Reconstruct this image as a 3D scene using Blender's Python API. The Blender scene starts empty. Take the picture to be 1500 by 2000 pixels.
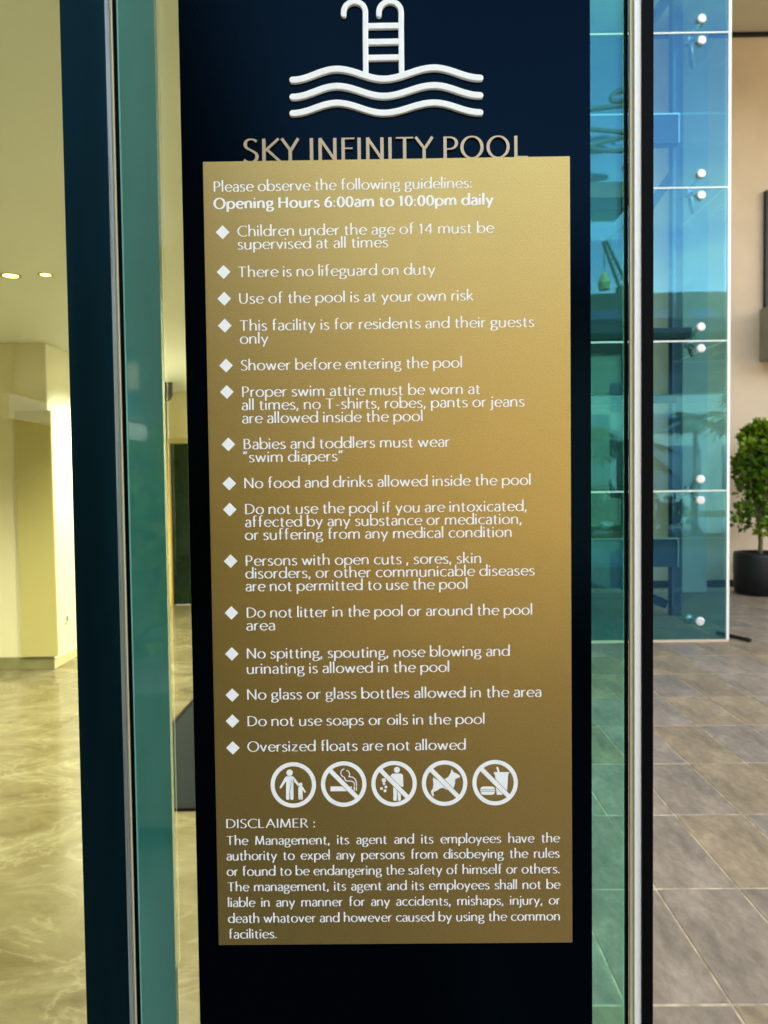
import bpy, bmesh, math, random
from mathutils import Vector, Matrix
random.seed(7)
C = bpy.context.scene.collection
S = bpy.context.scene
R = math.radians

# ------------------------------------------------------------------ camera, sky, sun, exposure
PITCH, YAW, ROLL, FPX, CAMZ = R(2.1), 0.008, R(0.70), 1500.0, 1.5
F_ = Vector((-math.sin(YAW)*math.cos(PITCH), math.cos(YAW)*math.cos(PITCH), -math.sin(PITCH)))
R0 = Vector((math.cos(YAW), math.sin(YAW), 0)); U0 = R0.cross(F_)
R_ = (R0*math.cos(ROLL) - U0*math.sin(ROLL)); U_ = (U0*math.cos(ROLL) + R0*math.sin(ROLL))
CAM = Vector((0, 0, CAMZ))
cam_data = bpy.data.cameras.new('camera'); cam = bpy.data.objects.new('camera', cam_data); C.objects.link(cam)
m = Matrix((R_, U_, -F_)).transposed().to_4x4(); m.translation = CAM
cam.matrix_world = m
cam_data.sensor_fit = 'HORIZONTAL'; cam_data.sensor_width = 36; cam_data.lens = 36
cam_data.clip_start = 0.05; cam_data.clip_end = 4000
cam_data.dof.use_dof = True; cam_data.dof.focus_distance = 1.0; cam_data.dof.aperture_fstop = 12
S.camera = cam
SUN_EL, SUN_AZ = R(52), R(20)          # azimuth measured from +Y towards +X
world = bpy.data.worlds.new('World'); S.world = world; world.use_nodes = True
wn = world.node_tree; bg = wn.nodes['Background']
sky = wn.nodes.new('ShaderNodeTexSky'); sky.sky_type = 'NISHITA'; sky.sun_disc = False
sky.sun_elevation = SUN_EL; sky.sun_rotation = SUN_AZ
sky.air_density = 1.0; sky.dust_density = 0.3; sky.ozone_density = 2.5
tcw = wn.nodes.new('ShaderNodeTexCoord'); mpw = wn.nodes.new('ShaderNodeMapping'); mpw.inputs['Scale'].default_value = (1, 1, 3.2)
cn = wn.nodes.new('ShaderNodeTexNoise'); cn.inputs['Scale'].default_value = 2.6; cn.inputs['Detail'].default_value = 9; cn.inputs['Roughness'].default_value = .58
cr_ = wn.nodes.new('ShaderNodeValToRGB'); cr_.color_ramp.elements[0].position = .52; cr_.color_ramp.elements[1].position = .72
bw_ = wn.nodes.new('ShaderNodeRGBToBW'); ml = wn.nodes.new('ShaderNodeMath'); ml.operation = 'MULTIPLY'; ml.inputs[1].default_value = 1.7
mxw = wn.nodes.new('ShaderNodeMixRGB')
wn.links.new(tcw.outputs['Generated'], mpw.inputs[0]); wn.links.new(mpw.outputs[0], cn.inputs[0]); wn.links.new(cn.outputs[0], cr_.inputs[0])
wn.links.new(sky.outputs[0], bw_.inputs[0]); wn.links.new(bw_.outputs[0], ml.inputs[0])
wn.links.new(cr_.outputs[0], mxw.inputs[0]); wn.links.new(sky.outputs[0], mxw.inputs[1]); wn.links.new(ml.outputs[0], mxw.inputs[2])
wn.links.new(mxw.outputs[0], bg.inputs[0]); bg.inputs[1].default_value = 0.15
sd = bpy.data.lights.new('sun', 'SUN'); sd.energy = 3.5; sd.angle = R(0.53); sd.color = (1, .95, .86)
sun = bpy.data.objects.new('sun', sd); C.objects.link(sun)
sdir = Vector((math.sin(SUN_AZ)*math.cos(SUN_EL), math.cos(SUN_AZ)*math.cos(SUN_EL), math.sin(SUN_EL)))
sun.rotation_euler = sdir.to_track_quat('Z', 'Y').to_euler(); sun.location = (0, 0, 60)
S.view_settings.view_transform = 'Standard'; S.view_settings.look = 'None'
S.view_settings.gamma = 1; S.view_settings.use_curve_mapping = False
S.view_settings.exposure = 3.32
S.view_settings.use_white_balance = True; S.view_settings.white_balance_temperature = 10900; S.view_settings.white_balance_tint = 10
S.render.engine = 'CYCLES'
S.cycles.max_bounces = 12; S.cycles.transparent_max_bounces = 24; S.cycles.glossy_bounces = 6
S.cycles.caustics_reflective = False; S.cycles.caustics_refractive = False
S.cycles.sample_clamp_indirect = 4

def ray(px, py): return F_ + R_*((px-750)/FPX) - U_*((py-1000)/FPX)
def P(px, py, Y):                       # point of the picture ray at depth Y
    d = ray(px, py); t = Y/d.y; return CAM + d*t
def G(px, py, z=0):                     # point of the picture ray on the floor
    d = ray(px, py); t = (z-CAMZ)/d.z; return CAM + d*t

# ------------------------------------------------------------------ helpers
def link(o, parent=None):
    C.objects.link(o)
    if parent is not None:
        o.parent = parent
        if parent.type == 'EMPTY' and o.type == 'MESH': o.matrix_parent_inverse = Matrix.Translation(-parent.location)
    return o
def tag(o, label=None, cat=None, group=None, kind=None):
    if label: o['label'] = label
    if cat: o['category'] = cat
    if group: o['group'] = group
    if kind: o['kind'] = kind
    return o
def empty(name, loc, label, cat, group=None):
    o = bpy.data.objects.new(name, None); o.location = loc; o.empty_display_size = .1
    C.objects.link(o); return tag(o, label, cat, group)
class MB:
    def __init__(s): s.v = []; s.f = []; s.smooth = False
    def poly(s, pts):
        n = len(s.v); s.v += [tuple(p) for p in pts]; s.f.append(tuple(range(n, n+len(pts)))); return s
    def box(s, x0, x1, y0, y1, z0, z1):
        n = len(s.v)
        s.v += [(x0,y0,z0),(x1,y0,z0),(x1,y1,z0),(x0,y1,z0),(x0,y0,z1),(x1,y0,z1),(x1,y1,z1),(x0,y1,z1)]
        s.f += [tuple(n+i for i in q) for q in ((0,3,2,1),(4,5,6,7),(0,1,5,4),(1,2,6,5),(2,3,7,6),(3,0,4,7))]
        return s
    def tube(s, pts, r, n=10, cap=True):
        pts = [Vector(p) for p in pts]; rr = r if isinstance(r, (list, tuple)) else [r]*len(pts)
        b = len(s.v); up = None
        for i, p in enumerate(pts):
            t = (pts[min(i+1, len(pts)-1)] - pts[max(i-1, 0)]).normalized()
            if up is None: up = t.orthogonal().normalized()
            up = (up - t*up.dot(t))
            up = up.normalized() if up.length > 1e-6 else t.orthogonal().normalized()
            sd_ = t.cross(up)
            for k in range(n):
                a = 2*math.pi*k/n; s.v.append(tuple(p + (up*math.cos(a) + sd_*math.sin(a))*rr[i]))
        for i in range(len(pts)-1):
            for k in range(n):
                s.f.append((b+i*n+k, b+i*n+(k+1)%n, b+(i+1)*n+(k+1)%n, b+(i+1)*n+k))
        if cap:
            s.f.append(tuple(b+k for k in range(n))[::-1]); s.f.append(tuple(b+(len(pts)-1)*n+k for k in range(n)))
        return s
    def lathe(s, prof, cx, cy, n=32):
        b = len(s.v)
        for r, z in prof:
            for k in range(n):
                a = 2*math.pi*k/n; s.v.append((cx+r*math.cos(a), cy+r*math.sin(a), z))
        for i in range(len(prof)-1):
            for k in range(n): s.f.append((b+i*n+k, b+i*n+(k+1)%n, b+(i+1)*n+(k+1)%n, b+(i+1)*n+k))
        return s
    def build(s, name, mat, parent=None, bevel=0, smooth=False, seg=2):
        me = bpy.data.meshes.new(name); me.from_pydata(s.v, [], s.f)
        bm = bmesh.new(); bm.from_mesh(me)
        if bevel: bmesh.ops.bevel(bm, geom=list(bm.edges), offset=bevel, segments=seg, affect='EDGES', profile=.6)
        bmesh.ops.recalc_face_normals(bm, faces=list(bm.faces))
        bm.to_mesh(me); bm.free()
        if smooth:
            for p in me.polygons: p.use_smooth = True
        me.materials.append(mat)
        o = bpy.data.objects.new(name, me)
        return link(o, parent)
def box(name, mat, x0, x1, y0, y1, z0, z1, parent=None, bevel=0):
    return MB().box(x0, x1, y0, y1, z0, z1).build(name, mat, parent, bevel)

# ------------------------------------------------------------------ materials
def mat(name): 
    m = bpy.data.materials.new(name); m.use_nodes = True; return m, m.node_tree, m.node_tree.nodes['Principled BSDF']
def noise(nt, scale, detail=4, rough=.55, coord='Object', stretch=None, dist=0):
    tc = nt.nodes.new('ShaderNodeTexCoord'); n = nt.nodes.new('ShaderNodeTexNoise')
    n.inputs['Scale'].default_value = scale; n.inputs['Detail'].default_value = detail
    n.inputs['Roughness'].default_value = rough; n.inputs['Distortion'].default_value = dist
    if stretch:
        mp = nt.nodes.new('ShaderNodeMapping'); mp.inputs['Scale'].default_value = stretch
        nt.links.new(tc.outputs[coord], mp.inputs[0]); nt.links.new(mp.outputs[0], n.inputs[0])
    else: nt.links.new(tc.outputs[coord], n.inputs[0])
    return n
def ramp(nt, fac, stops):
    r = nt.nodes.new('ShaderNodeValToRGB'); e = r.color_ramp.elements
    e[0].position, e[0].color = stops[0][0], (*stops[0][1], 1)
    e[1].position, e[1].color = stops[-1][0], (*stops[-1][1], 1)
    for p, c in stops[1:-1]:
        k = e.new(p); k.color = (*c, 1)
    nt.links.new(fac, r.inputs[0]); return r
def g3(v): return (v, v, v)
def plain(name, col, rough=.5, metal=0, spec=.5, var=.12, scale=8, bump=0, bscale=200, stretch=None):
    m, nt, b = mat(name)
    n = noise(nt, scale, 5, stretch=stretch)
    lo = tuple(c*(1-var) for c in col); hi = tuple(min(1, c*(1+var)) for c in col)
    r = ramp(nt, n.outputs[0], [(.3, lo), (.7, hi)])
    nt.links.new(r.outputs[0], b.inputs['Base Color'])
    r2 = ramp(nt, n.outputs[0], [(.3, g3(max(0, rough-.06))), (.75, g3(min(1, rough+.06)))])
    nt.links.new(r2.outputs[0], b.inputs['Roughness'])
    b.inputs['Metallic'].default_value = metal; b.inputs['Specular IOR Level'].default_value = spec
    if bump:
        n2 = noise(nt, bscale, 3); bp = nt.nodes.new('ShaderNodeBump'); bp.inputs['Strength'].default_value = bump
        bp.inputs['Distance'].default_value = .01
        nt.links.new(n2.outputs[0], bp.inputs['Height']); nt.links.new(bp.outputs[0], b.inputs['Normal'])
    return m
def glass(name, trans, refl, fac, rough=0.0, wave=0.0):
    m, nt, b = mat(name); nt.nodes.remove(b); out = nt.nodes['Material Output']
    t = nt.nodes.new('ShaderNodeBsdfTransparent'); g = nt.nodes.new('ShaderNodeBsdfGlossy'); mx = nt.nodes.new('ShaderNodeMixShader')
    t.inputs[0].default_value = (*trans, 1); g.inputs['Color'].default_value = (*refl, 1); g.inputs['Roughness'].default_value = rough
    lw = nt.nodes.new('ShaderNodeLayerWeight'); lw.inputs[0].default_value = .5
    pw = nt.nodes.new('ShaderNodeMath'); pw.operation = 'POWER'; pw.inputs[1].default_value = 5
    ma = nt.nodes.new('ShaderNodeMath'); ma.operation = 'MULTIPLY_ADD'; ma.use_clamp = True; ma.inputs[1].default_value = .9-fac; ma.inputs[2].default_value = fac+.03
    nt.links.new(lw.outputs['Facing'], pw.inputs[0]); nt.links.new(pw.outputs[0], ma.inputs[0]); nt.links.new(ma.outputs[0], mx.inputs[0])
    nt.links.new(t.outputs[0], mx.inputs[1]); nt.links.new(g.outputs[0], mx.inputs[2]); nt.links.new(mx.outputs[0], out.inputs[0])
    if wave:
        n = noise(nt, 1.1, 2); bp = nt.nodes.new('ShaderNodeBump'); bp.inputs['Strength'].default_value = wave
        bp.inputs['Distance'].default_value = .01
        nt.links.new(n.outputs[0], bp.inputs['Height']); nt.links.new(bp.outputs[0], g.inputs['Normal'])
    return m

M = {}
def build_black():
    m, nt, b = mat('satin_black_panel')
    b.inputs['Base Color'].default_value = (.0007, .0038, .0078, 1); b.inputs['Metallic'].default_value = 1
    n = noise(nt, 900, 2); r = ramp(nt, n.outputs[0], [(.3, g3(.13)), (.7, g3(.18))]); nt.links.new(r.outputs[0], b.inputs['Roughness'])
    b.inputs['Specular IOR Level'].default_value = .12; b.inputs['Specular Tint'].default_value = (.3, .75, 1, 1)
    n2 = noise(nt, 700, 2); bp = nt.nodes.new('ShaderNodeBump'); bp.inputs['Strength'].default_value = .06; bp.inputs['Distance'].default_value = .002
    nt.links.new(n2.outputs[0], bp.inputs['Height']); nt.links.new(bp.outputs[0], b.inputs['Normal'])
    return m
M['black'] = build_black()
def build_gold():
    m, nt, b = mat('satin_gold')
    n = noise(nt, 650, 4, .8); r = ramp(nt, n.outputs[0], [(.25, (.26, .168, .040)), (.75, (.47, .345, .160))])
    nt.links.new(r.outputs[0], b.inputs['Base Color'])
    b.inputs['Metallic'].default_value = .97
    n2 = noise(nt, 5, 3); r2 = ramp(nt, n2.outputs[0], [(.3, g3(.30)), (.7, g3(.35))]); nt.links.new(r2.outputs[0], b.inputs['Roughness'])
    bp = nt.nodes.new('ShaderNodeBump'); bp.inputs['Strength'].default_value = .12; bp.inputs['Distance'].default_value = .002
    nt.links.new(n.outputs[0], bp.inputs['Height']); nt.links.new(bp.outputs[0], b.inputs['Normal'])
    return m
M['gold'] = build_gold()
M['gold_letter'] = plain('gold_letter', (.36, .265, .175), .38, .75, var=.06, scale=300)
M['white_print'] = plain('white_print', (.90, .89, .88), .35, 0, .5, var=.03, scale=60)
M['white_letter'] = plain('white_enamel', (.90, .89, .86), .4, 0, .4, var=.03, scale=60)
M['navy'] = plain('navy_aluminium', (.001, .022, .034), .42, .9, .14, var=.12, scale=4, stretch=(6, 6, .4))
M['alu'] = plain('brushed_aluminium', (.42, .50, .52), .32, .85, var=.1, scale=30, stretch=(12, 12, .3))
M['alu_pale'] = plain('pale_aluminium', (.90, .90, .86), .45, .1, var=.05, scale=20, stretch=(12, 12, .3))
M['alu_cream'] = plain('cream_edge', (.80, .66, .42), .45, .1, var=.06, scale=20, stretch=(12, 12, .3))
M['rubber'] = plain('black_rubber', (.0012, .0012, .002), .5, 0, .05, var=.2, scale=60)
M['bronze_dark'] = plain('dark_metal', (.01, .012, .013), .4, .3, var=.2, scale=20)
M['teal_strip'] = None
def build_teal():
    m, nt, b = mat('teal_back_painted_glass')
    n = noise(nt, 3.5, 3, stretch=(3, 3, .8)); r = ramp(nt, n.outputs[0], [(.3, (.002, .14, .115)), (.7, (.012, .19, .16))])
    nt.links.new(r.outputs[0], b.inputs['Base Color']); b.inputs['Roughness'].default_value = .04
    b.inputs['Specular IOR Level'].default_value = 1.0; b.inputs['Coat Weight'].default_value = 1; b.inputs['Coat IOR'].default_value = 1.6; b.inputs['Coat Roughness'].default_value = .02; b.inputs['Coat Tint'].default_value = (.75, 1, .95, 1)
    return m
M['teal_strip'] = build_teal()
M['teal_edge'] = plain('glass_edge_green', (.10, .40, .33), .15, 0, .6, var=.1)
M['pane_clear'] = glass('clear_glass', (.96, .97, .94), (.9, 1, .95), .0)
M['pane_teal'] = glass('teal_tinted_glass', (.60, .95, .88), (.05, .70, .80), .0)
M['pane_screen'] = glass('coated_screen_glass', (.64, .90, .91), (.10, .46, .80), .05, 0.004, .05)
M['pane_side'] = glass('side_screen_glass', (.72, .92, .92), (.4, .9, 1.0), .05)
M['steel_button'] = plain('white_steel_cap', (.70, .70, .72), .25, .2, var=.03)
M['steel'] = plain('stainless_fitting', (.45, .50, .52), .3, .9, var=.1)
M['steel_blue'] = plain('blue_painted_steel', (.006, .038, .085), .5, .1, var=.15, scale=5)
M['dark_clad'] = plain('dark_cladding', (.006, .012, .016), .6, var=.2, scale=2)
M['stucco'] = plain('peach_stucco', (.74, .54, .41), .9, 0, .2, var=.07, scale=1.4, bump=.25, bscale=90)
M['stucco_grey'] = plain('grey_render', (.42, .45, .42), .9, 0, .2, var=.08, scale=2, bump=.2, bscale=90)
M['soffit'] = plain('soffit_plaster', (.62, .56, .45), .9, 0, .2, var=.05, scale=1)
M['concrete'] = plain('grey_concrete', (.30, .27, .21), .85, 0, .2, var=.12, scale=4, bump=.2)
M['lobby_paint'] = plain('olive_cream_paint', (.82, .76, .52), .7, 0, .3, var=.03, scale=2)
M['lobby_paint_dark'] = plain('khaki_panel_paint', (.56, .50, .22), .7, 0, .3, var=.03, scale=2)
M['lobby_white'] = plain('ivory_paint', (.92, .91, .80), .6, 0, .3, var=.02, scale=2)  # paler copy of the wall paint, standing for strong light on the side face
M['ceiling'] = plain('pale_green_ceiling_paint', (.84, .88, .82), .8, 0, .2, var=.02, scale=1.5)
M['skirting'] = plain('skirting', (.26, .25, .12), .35, 0, .5, var=.15, scale=8)
def build_marble():
    m, nt, b = mat('polished_beige_marble')
    n1 = noise(nt, 2.4, 11, .68, stretch=(1.1, 1.6, 1), dist=.6)
    r1 = ramp(nt, n1.outputs[0], [(.28, (.105, .08, .034)), (.45, (.165, .137, .07)), (.60, (.215, .188, .11)), (.80, (.32, .295, .20))])
    n2 = noise(nt, 1.6, 8, .6, stretch=(1.0, 1.5, 1), dist=.9)
    ma = nt.nodes.new('ShaderNodeMath'); ma.operation = 'SUBTRACT'; ma.inputs[1].default_value = .5; nt.links.new(n2.outputs[0], ma.inputs[0])
    mb = nt.nodes.new('ShaderNodeMath'); mb.operation = 'ABSOLUTE'; nt.links.new(ma.outputs[0], mb.inputs[0])
    r2 = ramp(nt, mb.outputs[0], [(.0, g3(.13)), (.006, g3(.06)), (.03, g3(0))])
    mx = nt.nodes.new('ShaderNodeMixRGB'); mx.inputs[2].default_value = (.78, .72, .5, 1)
    nt.links.new(r2.outputs[0], mx.inputs[0]); nt.links.new(r1.outputs[0], mx.inputs[1])
    nt.links.new(mx.outputs[0], b.inputs['Base Color']); b.inputs['Roughness'].default_value = .17
    b.inputs['Specular IOR Level'].default_value = .6
    return m
M['marble'] = build_marble()
def build_tile(i, tint):
    m, nt, b = mat('slate_floor_tile')
    n = noise(nt, 3.2, 8, .62, stretch=(1.6, .8, 1), coord='Object', dist=.8)
    tc = nt.nodes.new('ShaderNodeObjectInfo')
    r = ramp(nt, n.outputs[0], [(.28, tuple(c*.62 for c in tint)), (.5, tint), (.75, tuple(c*1.42 for c in tint))])
    hs = nt.nodes.new('ShaderNodeHueSaturation'); mr = nt.nodes.new('ShaderNodeMapRange')
    mr.inputs[3].default_value = .90; mr.inputs[4].default_value = 1.1
    nt.links.new(tc.outputs['Random'], mr.inputs[0]); nt.links.new(mr.outputs[0], hs.inputs['Value'])
    nt.links.new(r.outputs[0], hs.inputs['Color']); nt.links.new(hs.outputs[0], b.inputs['Base Color'])
    r2 = ramp(nt, n.outputs[0], [(.3, g3(.38)), (.7, g3(.7))]); nt.links.new(r2.outputs[0], b.inputs['Roughness']); b.inputs['Specular IOR Level'].default_value = .3
    bp = nt.nodes.new('ShaderNodeBump'); bp.inputs['Strength'].default_value = .5; bp.inputs['Distance'].default_value = .004
    n3 = noise(nt, 30, 6, .65, stretch=(1, .5, 1))
    mt2 = nt.nodes.new('ShaderNodeMixRGB'); mt2.blend_type = 'OVERLAY'; mt2.inputs[0].default_value = .55
    nt.links.new(hs.outputs[0], mt2.inputs[1]); nt.links.new(n3.outputs[0], mt2.inputs[2]); nt.links.new(mt2.outputs[0], b.inputs['Base Color']); nt.links.new(n3.outputs[0], bp.inputs['Height']); nt.links.new(bp.outputs[0], b.inputs['Normal'])
    return m
M['tiles'] = [build_tile(0, (.285, .212, .165)), build_tile(1, (.30, .210, .140)), build_tile(2, (.27, .205, .165))]
M['grout'] = plain('pale_grout', (.50, .38, .27), .85, 0, .2, var=.55, scale=9)
M['ground'] = plain('ground', (.16, .15, .12), .9, var=.2, scale=.2)
M['deck'] = plain('timber_pool_deck', (.19, .12, .055), .7, var=.15, scale=.8)
M['leaf'] = None
def build_leaf(name, a, b_, tr=.3):
    m, nt, b = mat(name); g = nt.nodes.new('ShaderNodeNewGeometry')
    r = ramp(nt, g.outputs['Random Per Island'], [(0, a), (1, b_)]); nt.links.new(r.outputs[0], b.inputs['Base Color'])
    b.inputs['Roughness'].default_value = .4
    t = nt.nodes.new('ShaderNodeBsdfTranslucent'); nt.links.new(r.outputs[0], t.inputs[0]); mx = nt.nodes.new('ShaderNodeMixShader')
    mx.inputs[0].default_value = tr; nt.links.new(b.outputs[0], mx.inputs[1]); nt.links.new(t.outputs[0], mx.inputs[2])
    nt.links.new(mx.outputs[0], nt.nodes['Material Output'].inputs[0]); return m
M['leaf'] = build_leaf('shrub_leaf', (.02, .085, .008), (.15, .30, .02))
M['leaf_new'] = build_leaf('young_leaf', (.16, .30, .015), (.40, .50, .05), .4)  # brighter leaf colour imitating light on the shrub tips
M['frond'] = build_leaf('palm_frond', (.03, .09, .02), (.07, .16, .03))
M['bark'] = plain('bark', (.16, .13, .07), .85, var=.3, scale=40)
M['pot'] = plain('black_pot', (.006, .006, .008), .45, 0, .4, var=.3, scale=8)
M['soil'] = plain('soil', (.06, .04, .025), .95, var=.4, scale=60, bump=.6)
def build_mat():
    m, nt, b = mat('ribbed_mat')
    tc = nt.nodes.new('ShaderNodeTexCoord'); w = nt.nodes.new('ShaderNodeTexWave'); w.bands_direction = 'DIAGONAL'
    w.inputs['Scale'].default_value = 45; w.inputs['Distortion'].default_value = .4; nt.links.new(tc.outputs['Object'], w.inputs[0])
    r = ramp(nt, w.outputs[0], [(.2, (.002, .005, .006)), (.8, (.014, .024, .026))]); nt.links.new(r.outputs[0], b.inputs['Base Color'])
    b.inputs['Roughness'].default_value = .8; b.inputs['Specular IOR Level'].default_value = .1; return m
M['mat'] = build_mat()
def emis(name, col, st):
    m, nt, b = mat(name); b.inputs['Emission Color'].default_value = (*col, 1); b.inputs['Emission Strength'].default_value = st
    b.inputs['Base Color'].default_value = (.8, .8, .8, 1); return m
M['lamp'] = emis('lamp_glow', (1, .86, .35), 1.3)
M['water'] = plain('pool_water', (.01, .22, .30), .06, 0, .5, var=.2, scale=2)
M['bwall'] = plain('pale_facade', (.42, .40, .34), .8, var=.06, scale=.3)
M['bglass'] = plain('blue_window', (.03, .09, .14), .08, .3, .8, var=.2, scale=.4)
M['hill'] = plain('wooded_hill', (.04, .08, .04), .9, var=.4, scale=.02)
M['crane'] = plain('crane_steel', (.10, .12, .05), .6, var=.1)
M['crane_load'] = plain('ochre_load', (.75, .50, .22), .8, var=.1)
M['stone_wing'] = plain('dark_stone_wing', (.10, .085, .06), .7, var=.15, scale=1.2)
M['rope'] = plain('dark_green_cable', (.008, .045, .05), .6, var=.2)

# ------------------------------------------------------------------ ground and floors
box('ground', M['ground'], -1500, 1500, -1500, 1500, -.60, -.10); bpy.data.objects['ground']['kind'] = 'structure'
o = box('pool_deck', M['deck'], -40, 40, -60, -3.0, -.099, -.004); tag(o, kind='structure')
# courtyard of 30 x 60 cm tiles; joints measured on the floor
ya, yb = G(1300, 1962).y, G(1300, 1281).y; TD = (yb-ya)/7
xa, xb = G(1283, 1739).x, G(1446, 1739).x; TW = xb-xa
o_court = box('courtyard_floor', M['grout'], .17, 14, -2.99, 10.95, -.098, -.0025); tag(o_court, kind='structure')
gap = .0038
tmesh = []
for i, mm in enumerate(M['tiles']):
    t = MB().box(-TW/2+gap, TW/2-gap, -TD/2+gap*1.7, TD/2-gap*1.7, -.008, 0); 
    bm = bmesh.new(); me = bpy.data.meshes.new('floor_tile'); me.from_pydata(t.v, [], t.f); bm.from_mesh(me)
    bmesh.ops.bevel(bm, geom=[e for e in bm.edges if e.verts[0].co.z > -.001 and e.verts[1].co.z > -.001], offset=.0015, segments=1, affect='EDGES')
    bmesh.ops.recalc_face_normals(bm, faces=list(bm.faces)); bm.to_mesh(me); bm.free(); me.materials.append(mm); tmesh.append(me)
rest = MB()
i0, i1 = int((.2-xa)/TW)-3, int((13.8-xa)/TW)+1
for j in range(-9, 16):
    for i in range(i0, i1):
        x, y = xa+(i+.5)*TW, ya+(j+.5)*TD
        if x-TW/2 < .18 or x+TW/2 > 13.9 or y+TD/2 > 10.72 or y-TD/2 < -2.95: continue
        inside = y > 1.6 and any(.255 < (x+dx)/(y+dy) < .53 for dx in (-TW/2, TW/2) for dy in (-TD/2, TD/2))
        if inside:
            o = bpy.data.objects.new('floor_tile', random.choice(tmesh)); o.location = (x, y, random.uniform(-.0006, .0006))
            if random.random() < .5: o.rotation_euler = (0, 0, math.pi)
            link(o, o_court)
        else: rest.box(x-TW/2+gap, x+TW/2-gap, y-TD/2+gap, y+TD/2-gap, -.008, 0)
o = rest.build('distant_floor_tiles', M['tiles'][0], o_court); tag(o, kind='stuff')

LFX = .60                                        # lobby floor right limit (hidden behind the sign)
o = box('lobby_floor', M['marble'], -9, .055, 1.02, 12, -.097, .0); tag(o, kind='structure')
CEIL = P(60, 675, G(100, 1300).y).z
o = box('lobby_ceiling', M['ceiling'], -9, .055, 1.22, 12, CEIL, CEIL+.12); tag(o, kind='structure')

# ------------------------------------------------------------------ lobby
pc = G(107, 1306)
WX, WY = pc.x, pc.y                              # corner of the protruding wall block
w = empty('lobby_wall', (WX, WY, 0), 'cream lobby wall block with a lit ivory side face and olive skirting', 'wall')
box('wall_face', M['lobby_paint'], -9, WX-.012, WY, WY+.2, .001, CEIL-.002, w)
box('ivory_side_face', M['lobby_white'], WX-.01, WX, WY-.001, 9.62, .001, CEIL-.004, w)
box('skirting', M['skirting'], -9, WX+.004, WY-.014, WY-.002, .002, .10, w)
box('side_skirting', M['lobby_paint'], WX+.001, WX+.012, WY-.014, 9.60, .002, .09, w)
sk_ = P(129, 1208, WY+.25)
sp = empty('wall_socket', (WX+.004, WY+.5, .62), 'tiny dark socket low on the ivory side face of the lobby wall', 'socket')
box('socket_plate', M['ceiling'], WX+.0015, WX+.006, WY+.22, WY+.29, sk_.z-.035, sk_.z+.035, sp)
box('socket_hole', M['rubber'], WX+.0065, WX+.009, WY+.245, WY+.265, sk_.z-.018, sk_.z+.018, sp)
nx0, nx1 = P(35, 900, WY).x, P(105, 900, WY).x; nz = P(60, 803, WY).z
dr = empty('flush_door', (nx0, WY-.03, 0), 'flat khaki door leaf in the cream lobby wall left of the navy post', 'door')
box('door_leaf', M['lobby_paint_dark'], nx0, nx1, WY-.040, WY-.016, .11, nz, dr, .002)
pb = P(30, 740, WY-.1)
bw = G(333, 1190)
BWY = 9.64
dx0 = P(334, 1000, BWY).x; dz = P(345, 866, BWY).z
o = MB().box(WX+.02, dx0-.05, BWY, BWY+.2, .001, CEIL-.002).box(dx0-.05, dx0+1.9, BWY, BWY+.2, dz+.06, CEIL-.002).box(dx0+1.9, .05, BWY, BWY+.2, .001, CEIL-.002)
o = o.build('lobby_end_wall', M['lobby_paint']); tag(o, 'far end wall of the lobby around the dark glazed doorway', 'wall')
d2 = empty('end_doorway', (dx0, BWY, 0), 'dark glazed doorway at the far end of the lobby, seen beside the black sign', 'door')
box('door_jamb', plain('amber_jamb', (.75, .50, .14), .5), dx0-.05, dx0-.002, BWY-.05, BWY+.15, .002, dz, d2)
box('door_head', M['lobby_paint_dark'], dx0-.05, dx0+1.9, BWY-.05, BWY+.15, dz+.002, dz+.058, d2)
box('dark_pane', plain('dark_green_glass', (.002, .010, .008), .15, 0, .1, var=.6, scale=3), dx0, dx0+1.86, BWY+.03, BWY+.05, .002, dz-.002, d2)
# side boundary of the lobby, hidden behind the sign from the camera
o = box('party_wall', M['lobby_paint'], .06, .16, 1.30, 10.9, .0, 7.6); tag(o, 'solid wall between the lobby and the courtyard behind the sign', 'wall')
box('lobby_left_wall', M['lobby_paint'], -9.2, -9.01, 1.3, 12, 0, CEIL+.1); tag(bpy.data.objects['lobby_left_wall'], 'cream wall closing the lobby on its left', 'wall')

def downlight(x, y, r, label, group, power, visible=True):
    d = empty('recessed_downlight', (x, y, CEIL), label, 'ceiling light', group)
    MB().lathe([(r*.82, CEIL-.001), (r*.84, CEIL-.004), (r*1.18, CEIL-.004), (r*1.2, CEIL-.0005)], x, y, 24).build('trim_ring', M['lobby_paint_dark'], d, smooth=True)
    MB().poly([(x+r*.82*math.cos(a*math.pi/12), y+r*.82*math.sin(a*math.pi/12), CEIL-.0015) for a in range(24)]).build('lamp_face', M['lamp'], d)
    ld = bpy.data.lights.new('downlight_lamp', 'SPOT'); ld.energy = power; ld.color = (.74, .90, 1.0); ld.shadow_soft_size = .06; ld.spot_size = R(125); ld.spot_blend = .6
    lo = bpy.data.objects.new('downlight_lamp', ld); lo.location = (0, 0, -.03); link(lo, d); return d
def ceil_pt(px, py): d = ray(px, py); t = (CEIL-CAMZ)/d.z; return CAM + d*t
a1, a2 = ceil_pt(21, 538), ceil_pt(89, 536)
PW = 12.5
downlight(a1.x, a1.y, .048, 'larger glowing recessed downlight at the left edge of the lobby ceiling', None, PW)
downlight(a2.x, a2.y, .034, 'smaller glowing recessed downlight beside the navy window post', None, PW*.5)
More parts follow.
